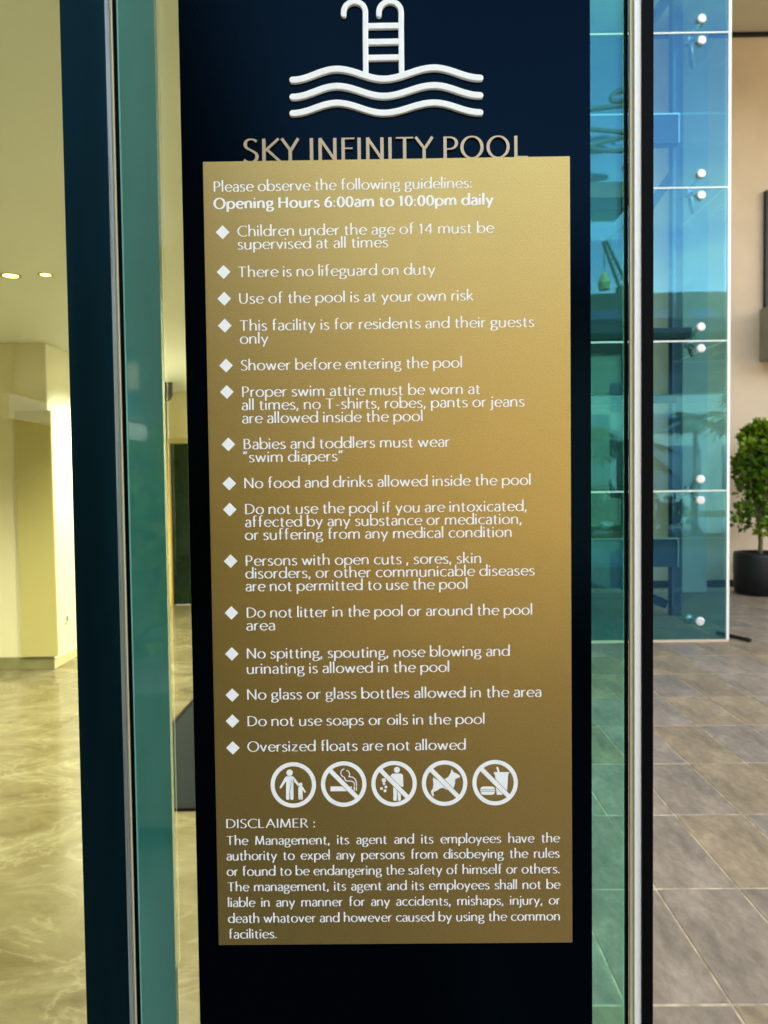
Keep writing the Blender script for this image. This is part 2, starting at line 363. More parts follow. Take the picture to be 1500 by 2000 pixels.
LL = ['recessed downlight grazing the far part of the ivory side wall', 'recessed downlight grazing the near part of the ivory side wall', 'recessed downlight before the cream wall, second from its corner',
      'recessed downlight before the cream wall, farthest left', 'recessed downlight above the entrance mat', 'recessed downlight in the front row behind the navy post', 'recessed downlight at the left end of the front row',
      'recessed downlight in the front row hidden by the teal strip', 'recessed downlight grazing the ivory side wall near the passage', 'recessed downlight before the far glazed doorway jamb', 'recessed downlight in the middle of the far doorway passage',
      'recessed downlight over the open marble floor before the wall corner']
for k, (x, y) in enumerate([(-2.22, 7.2), (-2.22, 6.6), (-3.6, 4.2), (-5.2, 4.2), (-.8, 4.3), (-2.0, 2.3), (-3.8, 2.3), (-.80, 2.3), (-2.22, 7.2), (-2.1, 8.2), (-.9, 8.3), (-1.75, 5.2)]):  # unseen lamps added to brighten the lobby and its pale side face
    downlight(x, y, .048, LL[k], 'lobby downlights out of view', PW*(.9 if k < 2 else 1.55))
dc = P(325, 772, 8.8)
o = MB(); pr = [(.001, -.075)] + [(.06*math.cos(R(a)), .06*math.sin(R(a))-.01) for a in range(-80, 1, 10)] + [(.07, .0), (.07, CEIL-dc.z)]
o.lathe([(r, z+dc.z) for r, z in pr], dc.x, dc.y, 20)
o = o.build('dome_camera', M['pot'], smooth=True); tag(o, 'small black dome camera hanging from the lobby ceiling beside the sign', 'camera')
ma_, mb_ = G(330, 1420), G(345, 1585)
mt = empty('door_mat', ((ma_.x+.4), mb_.y+1, 0), 'dark grey ribbed entrance mat on the pale marble lobby floor', 'mat')
box('mat_field', M['mat'], ma_.x+.03, -.06, mb_.y+.035, mb_.y+2.2, .002, .012, mt)
MB().box(ma_.x, -.06, mb_.y, mb_.y+.033, .002, .014).box(ma_.x, ma_.x+.028, mb_.y+.035, mb_.y+2.2, .002, .014).build('rubber_edge', M['rubber'], mt)

# ------------------------------------------------------------------ glass front
GY = 1.055
H0, H1 = .02, 2.72
def X(px, py=1000, y=GY): return P(px, py, y).x
fr = empty('window_post', (X(165), GY, 0), 'navy aluminium window post with grey cover strip left of the teal glass', 'window frame')
box('post', M['navy'], X(142.5), X(228.5), GY, GY+.09, H0, H1, fr, .0012)
box('cover_strip', M['alu'], X(229.3), X(237), GY-.001, GY+.06, H0, H1, fr)
box('thin_reveal', M['alu_cream'], X(237.2), X(239.5), GY+.006, GY+.05, H0, H1, fr)
box('gasket', M['rubber'], X(237.2), X(248.6), GY+.0085, GY+.052, H0, H1, fr)
tp = empty('teal_glass_strip', (X(285), GY, 0), 'narrow upright strip of reflective teal glass between navy post and lobby gap', 'glass panel')
box('glass_edge', M['teal_edge'], X(249.2), X(252.2), GY+.004, GY+.05, H0, H1, tp)
box('glass_face', M['teal_strip'], X(252.4), X(320.5), GY+.005, GY+.017, H0, H1, tp)
pn = empty('window_pane', (-1, GY, 0), 'large clear lobby window pane left of the navy post', 'window')
box('pane', M['pane_clear'], -3.4, X(141), GY+.03, GY+.038, H0, H1, pn)
pn = empty('window_pane', (-.1, GY, 0), 'clear pane seen as a narrow lobby gap between teal strip and black sign', 'window')
box('pane', M['pane_clear'], X(321), X(700), GY+.022, GY+.030, H0, H1, pn)
gp = empty('glass_door', (X(1200), GY, 0), 'teal tinted glass door leaf with pale edge trim right of the black sign', 'glass door')
box('pane', M['pane_teal'], X(701), X(1230), GY+.022, GY+.032, H0, H1, gp)
box('seal_line', M['rubber'], X(1226.5), X(1233), GY+.014, GY+.0185, H0, H1, gp)
box('cream_edge', M['alu_cream'], X(1233.3), X(1238.8), GY+.006, GY+.012, H0, H1, gp)
box('pale_edge_trim', M['alu_pale'], X(1239), X(1253), GY, GY+.020, H0, H1, gp, .0012)
box('black_stile', M['rubber'], X(1253.4), X(1274), GY-.004, GY+.040, H0, H1, gp)
o = box('header_beam', M['navy'], -3.4, X(1274), GY-.01, GY+.16, H1+.002, H1+.25); tag(o, 'navy header beam above the lobby glazing, just out of the picture', 'beam')
o = box('floor_rail', M['bronze_dark'], -3.4, X(1274), GY-.01, GY+.09, -.09, H0-.002); tag(o, 'dark floor rail under the lobby glazing', 'rail')

# ------------------------------------------------------------------ black sign board with raised logo
PL = 1.000                                       # front of the gold plate
bf = 1.0075                                      # front of the black board
bx0, bx1 = (P(350, 0, bf).x + P(388, 2000, bf).x)/2, (P(1148, 0, bf).x + P(1162, 2000, bf).x)/2
sg = empty('pool_sign_board', ((bx0+bx1)/2, bf, .35), 'tall black sign board with white pool ladder logo and raised SKY INFINITY POOL lettering', 'sign')
box('board', M['black'], bx0, bx1, bf, bf+.032, .35, 2.45, sg, .0012)

def offset(pts, w, closed=False):
    n = len(pts); L_, Rr = [], []
    for i in range(n):
        if closed: a, b = pts[(i-1) % n], pts[(i+1) % n]
        else: a, b = pts[max(i-1, 0)], pts[min(i+1, n-1)]
        dx, dz = b[0]-a[0], b[1]-a[1]; l = math.hypot(dx, dz) or 1; dx /= l; dz /= l
        ww = w(dx, dz)/2
        L_.append((pts[i][0]-dz*ww, pts[i][1]+dx*ww)); Rr.append((pts[i][0]+dz*ww, pts[i][1]-dx*ww))
    return L_, Rr
def ribbon(mb, pts, w, y0, y1=None, closed=False, rnd=False):
    """flat (y1 None) or solid band along pts in the x-z plane"""
    L_, Rr = offset(pts, w, closed)
    n = len(pts); segs = n if closed else n-1
    if rnd:                                       # one closed outline with round ends
        out = list(L_)
        def cap(c, p_from, p_to, k=6):
            a0 = math.atan2(p_from[1]-c[1], p_from[0]-c[0]); r = math.hypot(p_from[0]-c[0], p_from[1]-c[1])
            return [(c[0]+r*math.cos(a0-math.pi*i/k), c[1]+r*math.sin(a0-math.pi*i/k)) for i in range(1, k)]
        capE = cap(pts[-1], L_[-1], Rr[-1]); capS = cap(pts[0], Rr[0], L_[0])
        fan = [L_[-1]]+capE+[Rr[-1]]; mb.poly([(x, y0, z) for x, z in fan])
        fan = [Rr[0]]+capS+[L_[0]]; mb.poly([(x, y0, z) for x, z in fan])
        ring = L_+capE+Rr[::-1]+capS
    else: ring = None
    for i in range(segs):
        j = (i+1) % n
        mb.poly([(L_[i][0], y0, L_[i][1]), (L_[j][0], y0, L_[j][1]), (Rr[j][0], y0, Rr[j][1]), (Rr[i][0], y0, Rr[i][1])])
    if y1 is not None:
        if ring is None:
            rings = [L_, Rr] if closed else [L_+Rr[::-1]]
        else: rings = [ring]
        for rg in rings:
            for i in range(len(rg)):
                a, b = rg[i], rg[(i+1) % len(rg)]
                mb.poly([(a[0], y0, a[1]), (b[0], y0, b[1]), (b[0], y1, b[1]), (a[0], y1, a[1])])
def solid_ribbon(name, pxpts, wpx, mt_, y0, y1, parent):
    pts = [(P(x, y, y0).x, P(x, y, y0).z) for x, y in pxpts]; w = wpx*y0/FPX
    mb = MB(); bv = .0007
    ribbon(mb, pts, lambda a, b: w-2*bv, y0, None, rnd=True)
    ins = MB(); ribbon(ins, pts, lambda a, b: w, y0+bv, y1, rnd=True)
    # chamfer ring
    def ring(w_):
        L_, Rr = offset(pts, lambda a, b: w_)
        def cap(c, p, k=6):
            a0 = math.atan2(p[1]-c[1], p[0]-c[0]); r = math.hypot(p[0]-c[0], p[1]-c[1])
            return [(c[0]+r*math.cos(a0-math.pi*i/k), c[1]+r*math.sin(a0-math.pi*i/k)) for i in range(1, k)]
        return L_+cap(pts[-1], L_[-1])+Rr[::-1]+cap(pts[0], Rr[0])
    ra, rb = ring(w-2*bv), ring(w)
    for i in range(len(ra)):
        j = (i+1) % len(ra)
        mb.poly([(ra[i][0], y0, ra[i][1]), (ra[j][0], y0, ra[j][1]), (rb[j][0], y0+bv, rb[j][1]), (rb[i][0], y0+bv, rb[i][1])])
        mb.poly([(rb[i][0], y0+bv, rb[i][1]), (rb[j][0], y0+bv, rb[j][1]), (rb[j][0], y1, rb[j][1]), (rb[i][0], y1, rb[i][1])])
    return mb.build(name, mt_, parent)
def cosine(knots, n=12):
    out = []
    for (x0, y0), (x1, y1) in zip(knots, knots[1:]):
        for k in range(n):
            t = k/n; s = (1-math.cos(math.pi*t))/2; out.append((x0+(x1-x0)*t, y0+(y1-y0)*s))
    out.append(knots[-1]); return out
LY0, LY1 = bf-.0048, bf-.0001
for base, d in (((571, 155.5), 0), ((571, 188.8), 1), ((571, 220.8), 2)):
    kn = [[(571, 155.5), (658, 134), (749, 153.5), (848, 131.5), (938, 151.5)], [(571, 188.8), (658, 167.5), (749, 187), (848, 166), (938, 185.6)],
          [(571, 220.8), (658, 200.5), (749, 220), (848, 200), (938, 219)]][d]
    solid_ribbon('wave', cosine(kn), 12.2, M['white_letter'], LY0, LY1, sg)
for x0, x1, yb_ in ((671, 713.5, 141), (740, 783.5, 139)):
    cx, r = (x0+x1)/2, (x1-x0)/2
    pts = [(x0, 28)] + [(cx-r*math.cos(math.pi*k/14), 22.5-r*.95*math.sin(math.pi*k/14)) for k in range(15)] + [(x1, 60), (x1+.8, yb_)]
    solid_ribbon('ladder_rail', pts, 10.5, M['white_letter'], LY0+.0003, LY1, sg)
for y in (50, 81, 112): solid_ribbon('ladder_rung', [(719, y+.4), (779, y-.6)], 11.5, M['white_letter'], LY0+.0006, LY1, sg)

# ---- stroke alphabet (cap height 100, x height 70), thick uprights and thin bars
def Bz(a, b, c, d, n=10):
    out = []
    for k in range(n+1):
        t = k/n; s = 1-t
        out.append((s**3*a[0]+3*s*s*t*b[0]+3*s*t*t*c[0]+t**3*d[0], s**3*a[1]+3*s*s*t*b[1]+3*s*t*t*c[1]+t**3*d[1]))
    return out
def Ar(cx, cy, rx, ry, a0, a1, n=18): return [(cx+rx*math.cos(R(a0+(a1-a0)*k/n)), cy+ry*math.sin(R(a0+(a1-a0)*k/n))) for k in range(n+1)]
def J(*ps):
    out = list(ps[0])
    for p in ps[1:]: out += p[1:]
    return out
def El(cx, cy, rx, ry, n=28): return ('closed', [(cx+rx*math.cos(2*math.pi*k/n), cy+ry*math.sin(2*math.pi*k/n)) for k in range(n)])
def Dot(cx, cy, r): return ('dot', (cx, cy, r))
XH = 66
bowl = lambda cx: El(cx, 34, 28, 33)
GL = {
 'a': (50, [[(44, 0), (44, 46)], J(Bz((44, 44), (44, 74), (16, 74), (7, 57))), J(Bz((44, 40), (18, 40), (5, 33), (5, 18)), Bz((5, 18), (5, -5), (37, -6), (44, 14)))]),
 'b': (66, [[(6, 0), (6, 112)], El(35, 34, 28, 33)]),
 'c': (54, [Ar(34, 34, 29, 33, 48, 312)]),
 'd': (66, [[(60, 0), (60, 112)], El(31, 34, 28, 33)]),
 'e': (60, [[(6, 36), (55, 36)], Ar(33, 34, 28, 33, 4, 318)]),
 'f': (36, [J([(16, 0), (16, 86)], Bz((16, 86), (16, 108), (28, 110), (38, 106))), [(2, 64), (34, 64)]]),
 'g': (58, [El(27, 45, 21, 21), [(42, 60), (57, 66)], Bz((15, 28), (4, 20), (8, 7), (20, 6)), J(Bz((20, 6), (52, 7), (58, -2), (54, -14)), Bz((54, -14), (48, -34), (2, -34), (5, -14)), Bz((5, -14), (6, -4), (13, 4), (20, 6)))]),
 'h': (58, [[(6, 0), (6, 112)], J(Bz((6, 44), (14, 72), (52, 80), (52, 40)), [(52, 40), (52, 0)])]),
 'i': (12, [[(6, 0), (6, 66)], Dot(6, 92, 8)]),
 'j': (14, [J([(9, 66), (9, -10)], Bz((9, -10), (9, -24), (2, -30), (-8, -31))), Dot(9, 92, 8)]),
 'k': (52, [[(6, 0), (6, 112)], [(7, 30), (44, 66)], [(18, 39), (50, 0)]]),
 'l': (12, [[(6, 0), (6, 112)]]),
 'm': (96, [[(6, 0), (6, 66)], J(Bz((6, 44), (14, 72), (48, 80), (48, 40)), [(48, 40), (48, 0)]), J(Bz((48, 44), (56, 72), (90, 80), (90, 40)), [(90, 40), (90, 0)])]),
 'n': (58, [[(6, 0), (6, 66)], J(Bz((6, 44), (14, 72), (52, 80), (52, 40)), [(52, 40), (52, 0)])]),
 'o': (66, [El(33, 34, 29, 33)]),
 'p': (66, [[(6, -32), (6, 66)], El(35, 34, 28, 33)]),
 'r': (31, [[(6, 0), (6, 66)], Bz((6, 42), (12, 60), (22, 70), (36, 64))]),
 's': (44, [J(Bz((38, 58), (30, 70), (7, 70), (7, 51)), Bz((7, 51), (7, 34), (39, 35), (39, 17)), Bz((39, 17), (39, -3), (12, -4), (3, 8)))]),
 't': (36, [J([(16, 84), (16, 16)], Bz((16, 16), (16, -3), (26, -3), (36, 3))), [(2, 64), (35, 64)]]),
 'u': (58, [J([(6, 66), (6, 26)], Bz((6, 26), (6, -12), (44, -8), (52, 22))), [(52, 66), (52, 0)]]),
 'v': (52, [[(2, 66), (27, 1)], [(27, 1), (50, 66)]]),
 'w': (82, [[(2, 66), (23, 1)], [(23, 1), (41, 62)], [(41, 62), (61, 1)], [(61, 1), (80, 66)]]),
 'x': (52, [[(3, 66), (49, 0)], [(47, 66), (3, 0)]]),
 'y': (54, [[(2, 66), (29, 3)], [(53, 66), (16, -30)]]),
 'z': (50, [[(5, 64), (47, 64)], [(45, 64), (4, 3)], [(3, 3), (49, 3)]]),
 'A': (78, [[(2, 0), (40, 100)], [(38, 100), (77, 0)], [(16, 36), (62, 36)]]),
 'B': (60, [[(7, 0), (7, 100)], J([(7, 97), (26, 97)], Bz((26, 97), (56, 97), (52, 55), (26, 54)), [(26, 54), (7, 54)]), J([(26, 54), (30, 54)], Bz((30, 54), (64, 53), (64, 3), (28, 3)), [(28, 3), (7, 3)])]),
 'C': (80, [Ar(50, 50, 45, 49, 50, 310)]),
 'D': (82, [[(7, 0), (7, 100)], J([(7, 97), (24, 97)], Bz((24, 97), (92, 97), (92, 3), (24, 3)), [(24, 3), (7, 3)])]),
 'E': (54, [[(7, 0), (7, 100)], [(7, 97), (52, 97)], [(7, 53), (46, 53)], [(7, 3), (53, 3)]]),
 'F': (52, [[(7, 0), (7, 100)], [(7, 97), (52, 97)], [(7, 54), (44, 54)]]),
 'H': (78, [[(7, 0), (7, 100)], [(71, 0), (71, 100)], [(7, 52), (71, 52)]]),
 'I': (14, [[(7, 0), (7, 100)]]),
 'K': (68, [[(7, 0), (7, 100)], [(9, 46), (60, 100)], [(17, 55), (66, 0)]]),
 'L': (52, [[(7, 0), (7, 100)], [(7, 3), (52, 3)]]),
 'M': (92, [[(6, 0), (14, 100)], [(14, 98), (46, 6)], [(46, 6), (78, 98)], [(78, 100), (86, 0)]]),
 'N': (76, [[(6, 0), (6, 100)], [(5, 99), (71, 1)], [(70, 0), (70, 100)]]),
 'O': (96, [El(48, 50, 43, 49)]),
 'P': (56, [[(7, 0), (7, 100)], J([(7, 97), (24, 97)], Bz((24, 97), (62, 97), (60, 44), (24, 44)), [(24, 44), (9, 44)])]),
 'R': (64, [[(7, 0), (7, 100)], J([(7, 97), (24, 97)], Bz((24, 97), (60, 97), (58, 50), (24, 49)), [(24, 49), (9, 49)]), [(26, 49), (62, 0)]]),
 'S': (54, [J(Bz((48, 88), (36, 104), (8, 102), (8, 76)), Bz((8, 76), (8, 50), (49, 52), (49, 25)), Bz((49, 25), (49, -3), (14, -4), (3, 12)))]),
 'T': (68, [[(34, 0), (34, 97)], [(1, 97), (67, 97)]]),
 'U': (72, [J([(7, 100), (7, 38)], Bz((7, 38), (7, -12), (65, -12), (65, 38)), [(65, 38), (65, 100)])]),
 'Y': (70, [[(2, 100), (36, 48)], [(68, 100), (36, 46)], [(35, 50), (35, 0)]]),
 '0': (60, [El(30, 48, 25, 46)]),
 '1': (34, [[(20, 0), (20, 95)], [(20, 94), (4, 80)]]),
 '4': (62, [[(46, 0), (46, 95)], [(46, 94), (3, 30)], [(3, 28), (60, 28)]]),
 '6': (60, [El(31, 29, 25, 28), Bz((6, 28), (6, 62), (24, 88), (48, 96))]),
 ':': (14, [Dot(7, 8, 8), Dot(7, 56, 8)]),
 '.': (14, [Dot(7, 7, 8)]),
 ',': (14, [[(9, 14), (3, -16)]]),
 '-': (34, [[(3, 34), (31, 34)]]),
 '“': (32, [[(10, 104), (5, 84), (6, 78)], [(27, 104), (22, 84), (23, 78)]]),
 '”': (32, [[(8, 104), (9, 98), (4, 78)], [(25, 104), (26, 98), (21, 78)]]),
}
ROUND = set('aceodgbpqsCODSG06')
def text_width(t, bold):
    w = 0
    for ch in t:
        w += 32 if ch == ' ' else GL[ch][0] + (10 if ch in ROUND else 14) + (5 if bold else 0)
    return w - 11
def glyph_into(mb, ch, ox, oz, sx, sz, yf, thick, thin, y1=None, dy=2e-5):
    def pen(dx, dz):
        v = abs(dz); return (thin + (thick-thin)*v**1.5)*sz
    for i, st in enumerate(GL[ch][1]):
        yy = yf + i*dy
        if isinstance(st, tuple) and st[0] == 'dot':
            cx, cz, r = st[1]; mb.poly([(ox+cx*sx+r*sz*math.cos(k*math.pi/6), yy, oz+cz*sz+r*sz*math.sin(k*math.pi/6)) for k in range(12)])
        else:
            cl = isinstance(st, tuple); pts = st[1] if cl else st
            ribbon(mb, [(ox+x*sx, oz+z*sz) for x, z in pts], pen, yy, y1, closed=cl)
TY = PL - .00035
def text_line(t, px0, pyb, px1, cap_px, parent, bold=False, justify=False):
    a, b = P(px0, pyb, TY), P(px1, pyb, TY)
    sz = cap_px*TY/FPX/100; width = b.x-a.x; nat = text_width(t, bold)
    ns = t.count(' ')
    if justify:
        sx = sz*JX; extra = (width - nat*sx)/max(ns, 1)
    else: sx = width/nat; extra = 0
    RATIOS.append((round(sx/sz, 3), t[:18]))
    mb = MB(); x = a.x; k = 0
    thick, thin = (23, 11.5) if bold else (15.4, 6.4)
    for ch in t:
        if ch == ' ': x += 32*sx + extra; continue
        w = GL[ch][0] + (5 if bold else 0)
        glyph_into(mb, ch, x, a.z, sx*(1.0), sz, TY - (k % 2)*1e-5, thick, thin)
        x += (w + (10 if ch in ROUND else 14))*sx; k += 1
    return mb.build('text_line', M['white_print'], parent)
RATIOS = []; JX = 1.0
# raised title letters
for ch, x0, x1 in [('S', 475, 505), ('K', 512, 549), ('Y', 550, 584), ('I', 605, 612.5), ('N', 623, 657), ('F', 667, 693), ('I', 698, 705.5), ('N', 716, 749),
                   ('I', 758, 766), ('T', 773, 808), ('Y', 811, 846), ('P', 866, 894), ('O', 900, 944), ('O', 951, 995), ('L', 1004, 1031)]:
    yf = bf-.0040; yb_ = 317.3 - (x0-475)*.0188
    a, b = P(x0, yb_, yf), P(x1, yb_, yf)
    mb = MB(); sz = (44.5-(x0-475)*.007)*yf/FPX/100; sx = (b.x-a.x)/GL[ch][0]
    glyph_into(mb, ch, a.x, a.z, sx, sz, yf, 15, 6.2, bf-.0002, dy=1.5e-4)
    mb.build('letter', M['gold_letter'], sg)

# ------------------------------------------------------------------ gold notice plate
px0, px1 = (P(396, 315, PL).x+P(427, 1846, PL).x)/2, (P(1110, 305, PL).x+P(1121, 1841, PL).x)/2
pz1, pz0 = (P(396, 316, PL).z+P(1110, 305, PL).z)/2, (P(427, 1846, PL).z+P(1121, 1841, PL).z)/2
pt = empty('notice_plate', ((px0+px1)/2, PL, pz0), 'satin gold notice plate with white pool rules fixed on the black sign board', 'notice')
box('plate', M['gold'], px0, px1, PL, PL+.0030, pz0, pz1, pt, .0004)
LINES = [
 ('Please observe the following guidelines:', 417.5, 374.5, 922, 19.5, 0), ('Opening Hours 6:00am to 10:00pm daily', 418, 407.8, 964, 20, 1),
 ('Children under the age of 14 must be', 464, 461.8, 964, 20, 0), ('supervised at all times', 464.5, 487, 758, 20, 0),
 ('There is no lifeguard on duty', 465, 541.3, 850, 20, 0), ('Use of the pool is at your own risk', 467, 593, 925, 20, 0),
 ('This facility is for residents and their guests', 468.5, 646, 1043, 20, 0), ('only', 469, 671.5, 524, 20, 0),
 ('Shower before entering the pool', 470.5, 723.5, 903, 20, 0), ('Proper swim attire must be worn at', 473, 775.2, 938, 20, 0),
 ('all times, no T-shirts, robes, pants or jeans', 472.5, 800.8, 1024, 20, 0), ('are allowed inside the pool', 473.3, 826.7, 826, 20, 0),
 ('Babies and toddlers must wear', 476, 877.3, 878, 20, 0), ('“swim diapers”', 475.3, 902.7, 670, 20, 0),
 ('No food and drinks allowed inside the pool', 477.5, 953.6, 1037, 20, 0), ('Do not use the pool if you are intoxicated,', 478.8, 1004.3, 1029, 20, 0),
 ('affected by any substance or medication,', 479, 1029.3, 1019, 20, 0), ('or suffering from any medical condition', 478.8, 1054.5, 1000, 20, 0),
 ('Persons with open cuts , sores, skin', 480, 1104.9, 940.5, 20, 0), ('disorders, or other communicable diseases', 480, 1129.8, 1044, 20, 0),
 ('are not permitted to use the pool', 480, 1154.8, 913.5, 20, 0), ('Do not litter in the pool or around the pool', 482, 1206.4, 1040, 20, 0),
 ('area', 481.5, 1231.2, 537, 20, 0), ('No spitting, spouting, nose blowing and', 482.4, 1286.2, 995.5, 20, 0),
 ('urinating is allowed in the pool', 482.2, 1316, 878, 20, 0), ('No glass or glass bottles allowed in the area', 483, 1366.4, 1057, 20, 0),
 ('Do not use soaps or oils in the pool', 483.6, 1418.2, 947, 20, 0), ('Oversized floats are not allowed', 483.6, 1468, 909.5, 20, 0),
 ('DISCLAIMER :', 442, 1617.5, 616, 18, 0), ('The Management, its agent and its employees have the', 443, 1650.5, 1092.5, 18, 2),
 ('authority to expel any persons from disobeying the rules', 443, 1680.2, 1092.5, 18, 2), ('or found to be endangering the safety of himself or others.', 443.5, 1710.6, 1093.5, 18, 2),
 ('The management, its agent and its employees shall not be', 445, 1740.8, 1093.5, 18, 2), ('liable in any manner for any accidents, mishaps, injury, or', 445.5, 1771.4, 1093.5, 18, 2),
 ('death whatover and however caused by using the common', 446, 1802.4, 1094, 18, 2), ('facilities.', 447, 1833, 541, 18, 0)]
JX = 1.09
for t, x0, yb_, x1, cap, fl in LINES: text_line(t, x0, yb_, x1, cap, pt, fl == 1, fl == 2)
print('RATIOS', RATIOS)
for bx, by in [(434.8, 453.6), (436.7, 531.2), (438, 583.5), (439, 636), (441.5, 713.9), (443, 765.6), (446, 868), (447.9, 944.5), (448.7, 995.2), (450.5, 1096), (452, 1197), (452.9, 1277.2), (453.6, 1357.5), (454, 1408.4), (454.8, 1460.7)]:
    c = P(bx, by, TY); r = 13.4*TY/FPX
    MB().poly([(c.x-r, TY, c.z), (c.x, TY, c.z-r), (c.x+r, TY, c.z), (c.x, TY, c.z+r)]).build('bullet', M['white_print'], pt)

# pictograms (coordinates as px of the photograph, mapped onto the plate)
def pp(x, y, yy=TY): q = P(x, y, yy); return (q.x, yy, q.z)
def c1(x, y): return (520+x/5.769, 1475+y/5.769)
def c2(x, y): return (770+x/5.769, 1475+y/5.769)
YF, YG, YS = PL-.00030, PL-.00045, PL-.00060
def fill(name, polys, par, yy=YF, mt_=None):
    mb = MB()
    for k, p in enumerate(polys): mb.poly([pp(x, y, yy-k*1e-5) for x, y in p])
    me = bpy.data.meshes.new(name); bm = bmesh.new()
    for f in mb.f: bm.faces.new([bm.verts.new(mb.v[i]) for i in f])
    bmesh.ops.triangulate(bm, faces=list(bm.faces)); bm.to_mesh(me); bm.free(); me.materials.append(mt_ or M['white_print'])
    o = bpy.data.objects.new(name, me); return link(o, par)
def circ(cx, cy, r, n=20): return [(cx+r*math.cos(2*math.pi*k/n), cy+r*math.sin(2*math.pi*k/n)) for k in range(n)]
def strokes(pts, w):
    L_, Rr = offset(pts, lambda a, b: w); return [[L_[i], L_[i+1], Rr[i+1], Rr[i]] for i in range(len(pts)-1)]
def pictogram(cx, cy, figure, slash, label):
    mb = MB(); pts = [P(cx+40.4*math.cos(2*math.pi*k/56), cy+40.4*math.sin(2*math.pi*k/56), YS) for k in range(56)]
    ribbon(mb, [(p.x, p.z) for p in pts], lambda a, b: 8.2*YS/FPX, YS-1e-5, closed=True)
    ring = mb.build('pictogram', M['white_print'], pt); ring['label'] = label
    figure(ring)
    if slash:
        d = 37.5*math.sqrt(.5)
        fill('slash_gap', strokes([(cx-d, cy-d), (cx+d, cy+d)], 10.4), ring, YG, M['gold'])
        fill('slash', strokes([(cx-d, cy-d), (cx+d, cy+d)], 8.6), ring, YS)
    return ring
def fig1(r):
    T = [(228, 237), (298, 237), (315, 250), (372, 328), (362, 350), (305, 292), (308, 488), (300, 503), (278, 503), (270, 490), (266, 375), (262, 490), (252, 503), (230, 503), (222, 488), (224, 292), (172, 368), (158, 378), (150, 362), (212, 250)]
    fill('adult_figure', [circ(*c1(263, 198), 6.3), [c1(*p) for p in T]], r)
    K = [(372, 350), (408, 350), (446, 410), (440, 425), (430, 420), (408, 388), (412, 490), (405, 502), (392, 500), (387, 430), (383, 500), (370, 502), (362, 490), (362, 368)]
    fill('child_figure', [circ(*c1(388, 330), 3.6), [c1(*p) for p in K]], r)
def fig2(r):
    rect = lambda a, b, c, d: [c1(a, b), c1(c, b), c1(c, d), c1(a, d)]
    fill('cigarette', [rect(724, 352, 965, 406), rect(986, 352, 998, 404), rect(1010, 352, 1021, 400)], r)
    s1 = [c1(*p) for p in J(Bz((880, 156), (838, 158), (822, 225), (870, 243)), Bz((870, 243), (892, 250), (878, 288), (912, 290)), Bz((912, 290), (965, 290), (994, 292), (996, 345)))]
    s2 = [c1(*p) for p in J(Bz((902, 172), (935, 176), (952, 215), (928, 245)), Bz((928, 245), (985, 238), (1016, 262), (1018, 345)))]
    fill('smoke', strokes(s1, 1.9)+strokes(s2, 1.9), r)
def fig3(r):
    T = [(-20, 207), (78, 207), (98, 222), (104, 350), (90, 358), (78, 350), (76, 250), (74, 505), (64, 514), (42, 512), (36, 380), (32, 380), (28, 512), (0, 515), (-10, 505), (-12, 300), (-20, 262), (-45, 262), (-48, 240)]
    fill('standing_figure', [circ(*c2(30, 165), 5.9), [c2(*p) for p in T]], r)
    sq = lambda x, y, s: [c1(x-s, y-s*.6), c1(x+s*.7, y-s), c1(x+s, y+s*.6), c1(x-s*.6, y+s)]
    fill('litter', [sq(1325, 282, 26), sq(1327, 322, 16), sq(1298, 375, 17), sq(1348, 358, 17), sq(1338, 402, 18)], r)
def fig4(r):
    T = [(434, 250), (455, 262), (500, 285), (560, 272), (610, 245), (635, 200), (648, 155), (668, 192), (700, 203), (742, 232), (738, 250), (700, 264), (685, 278), (686, 318), (670, 366), (650, 390), (600, 395), (555, 368), (515, 374), (478, 402), (446, 412), (443, 440), (452, 452), (434, 464), (420, 440), (414, 405), (434, 378), (442, 330)]
    fill('dog', [[c2(*p) for p in T]], r)
def fig5(r):
    fill('cup', [[c2(*p) for p in [(1120, 190), (1302, 190), (1297, 210), (1286, 212), (1270, 410), (1210, 446), (1155, 446), (1134, 214), (1124, 210)]], [c2(*p) for p in [(1150, 136), (1168, 130), (1188, 192), (1166, 192)]]], r)
    fill('burger', [[c2(*p) for p in [(970, 385), (975, 368), (1000, 352), (1105, 352), (1130, 366), (1136, 385)]], [c2(*p) for p in [(968, 391), (1138, 391), (1138, 403), (968, 403)]], [c2(*p) for p in [(972, 409), (1136, 409), (1126, 436), (1105, 446), (1000, 446), (982, 436)]]], r)
pictogram(572.9, 1533.0, fig1, False, 'round pictogram of an adult holding a child by the hand')
pictogram(671.3, 1531.3, fig2, True, 'round no smoking pictogram with a crossed out cigarette')
pictogram(769.6, 1530.5, fig3, True, 'round pictogram of a crossed out figure dropping litter')
pictogram(868.3, 1529.6, fig4, True, 'round pictogram of a crossed out dog')
pictogram(967.0, 1528.6, fig5, True, 'round pictogram of a crossed out drink cup and burger')

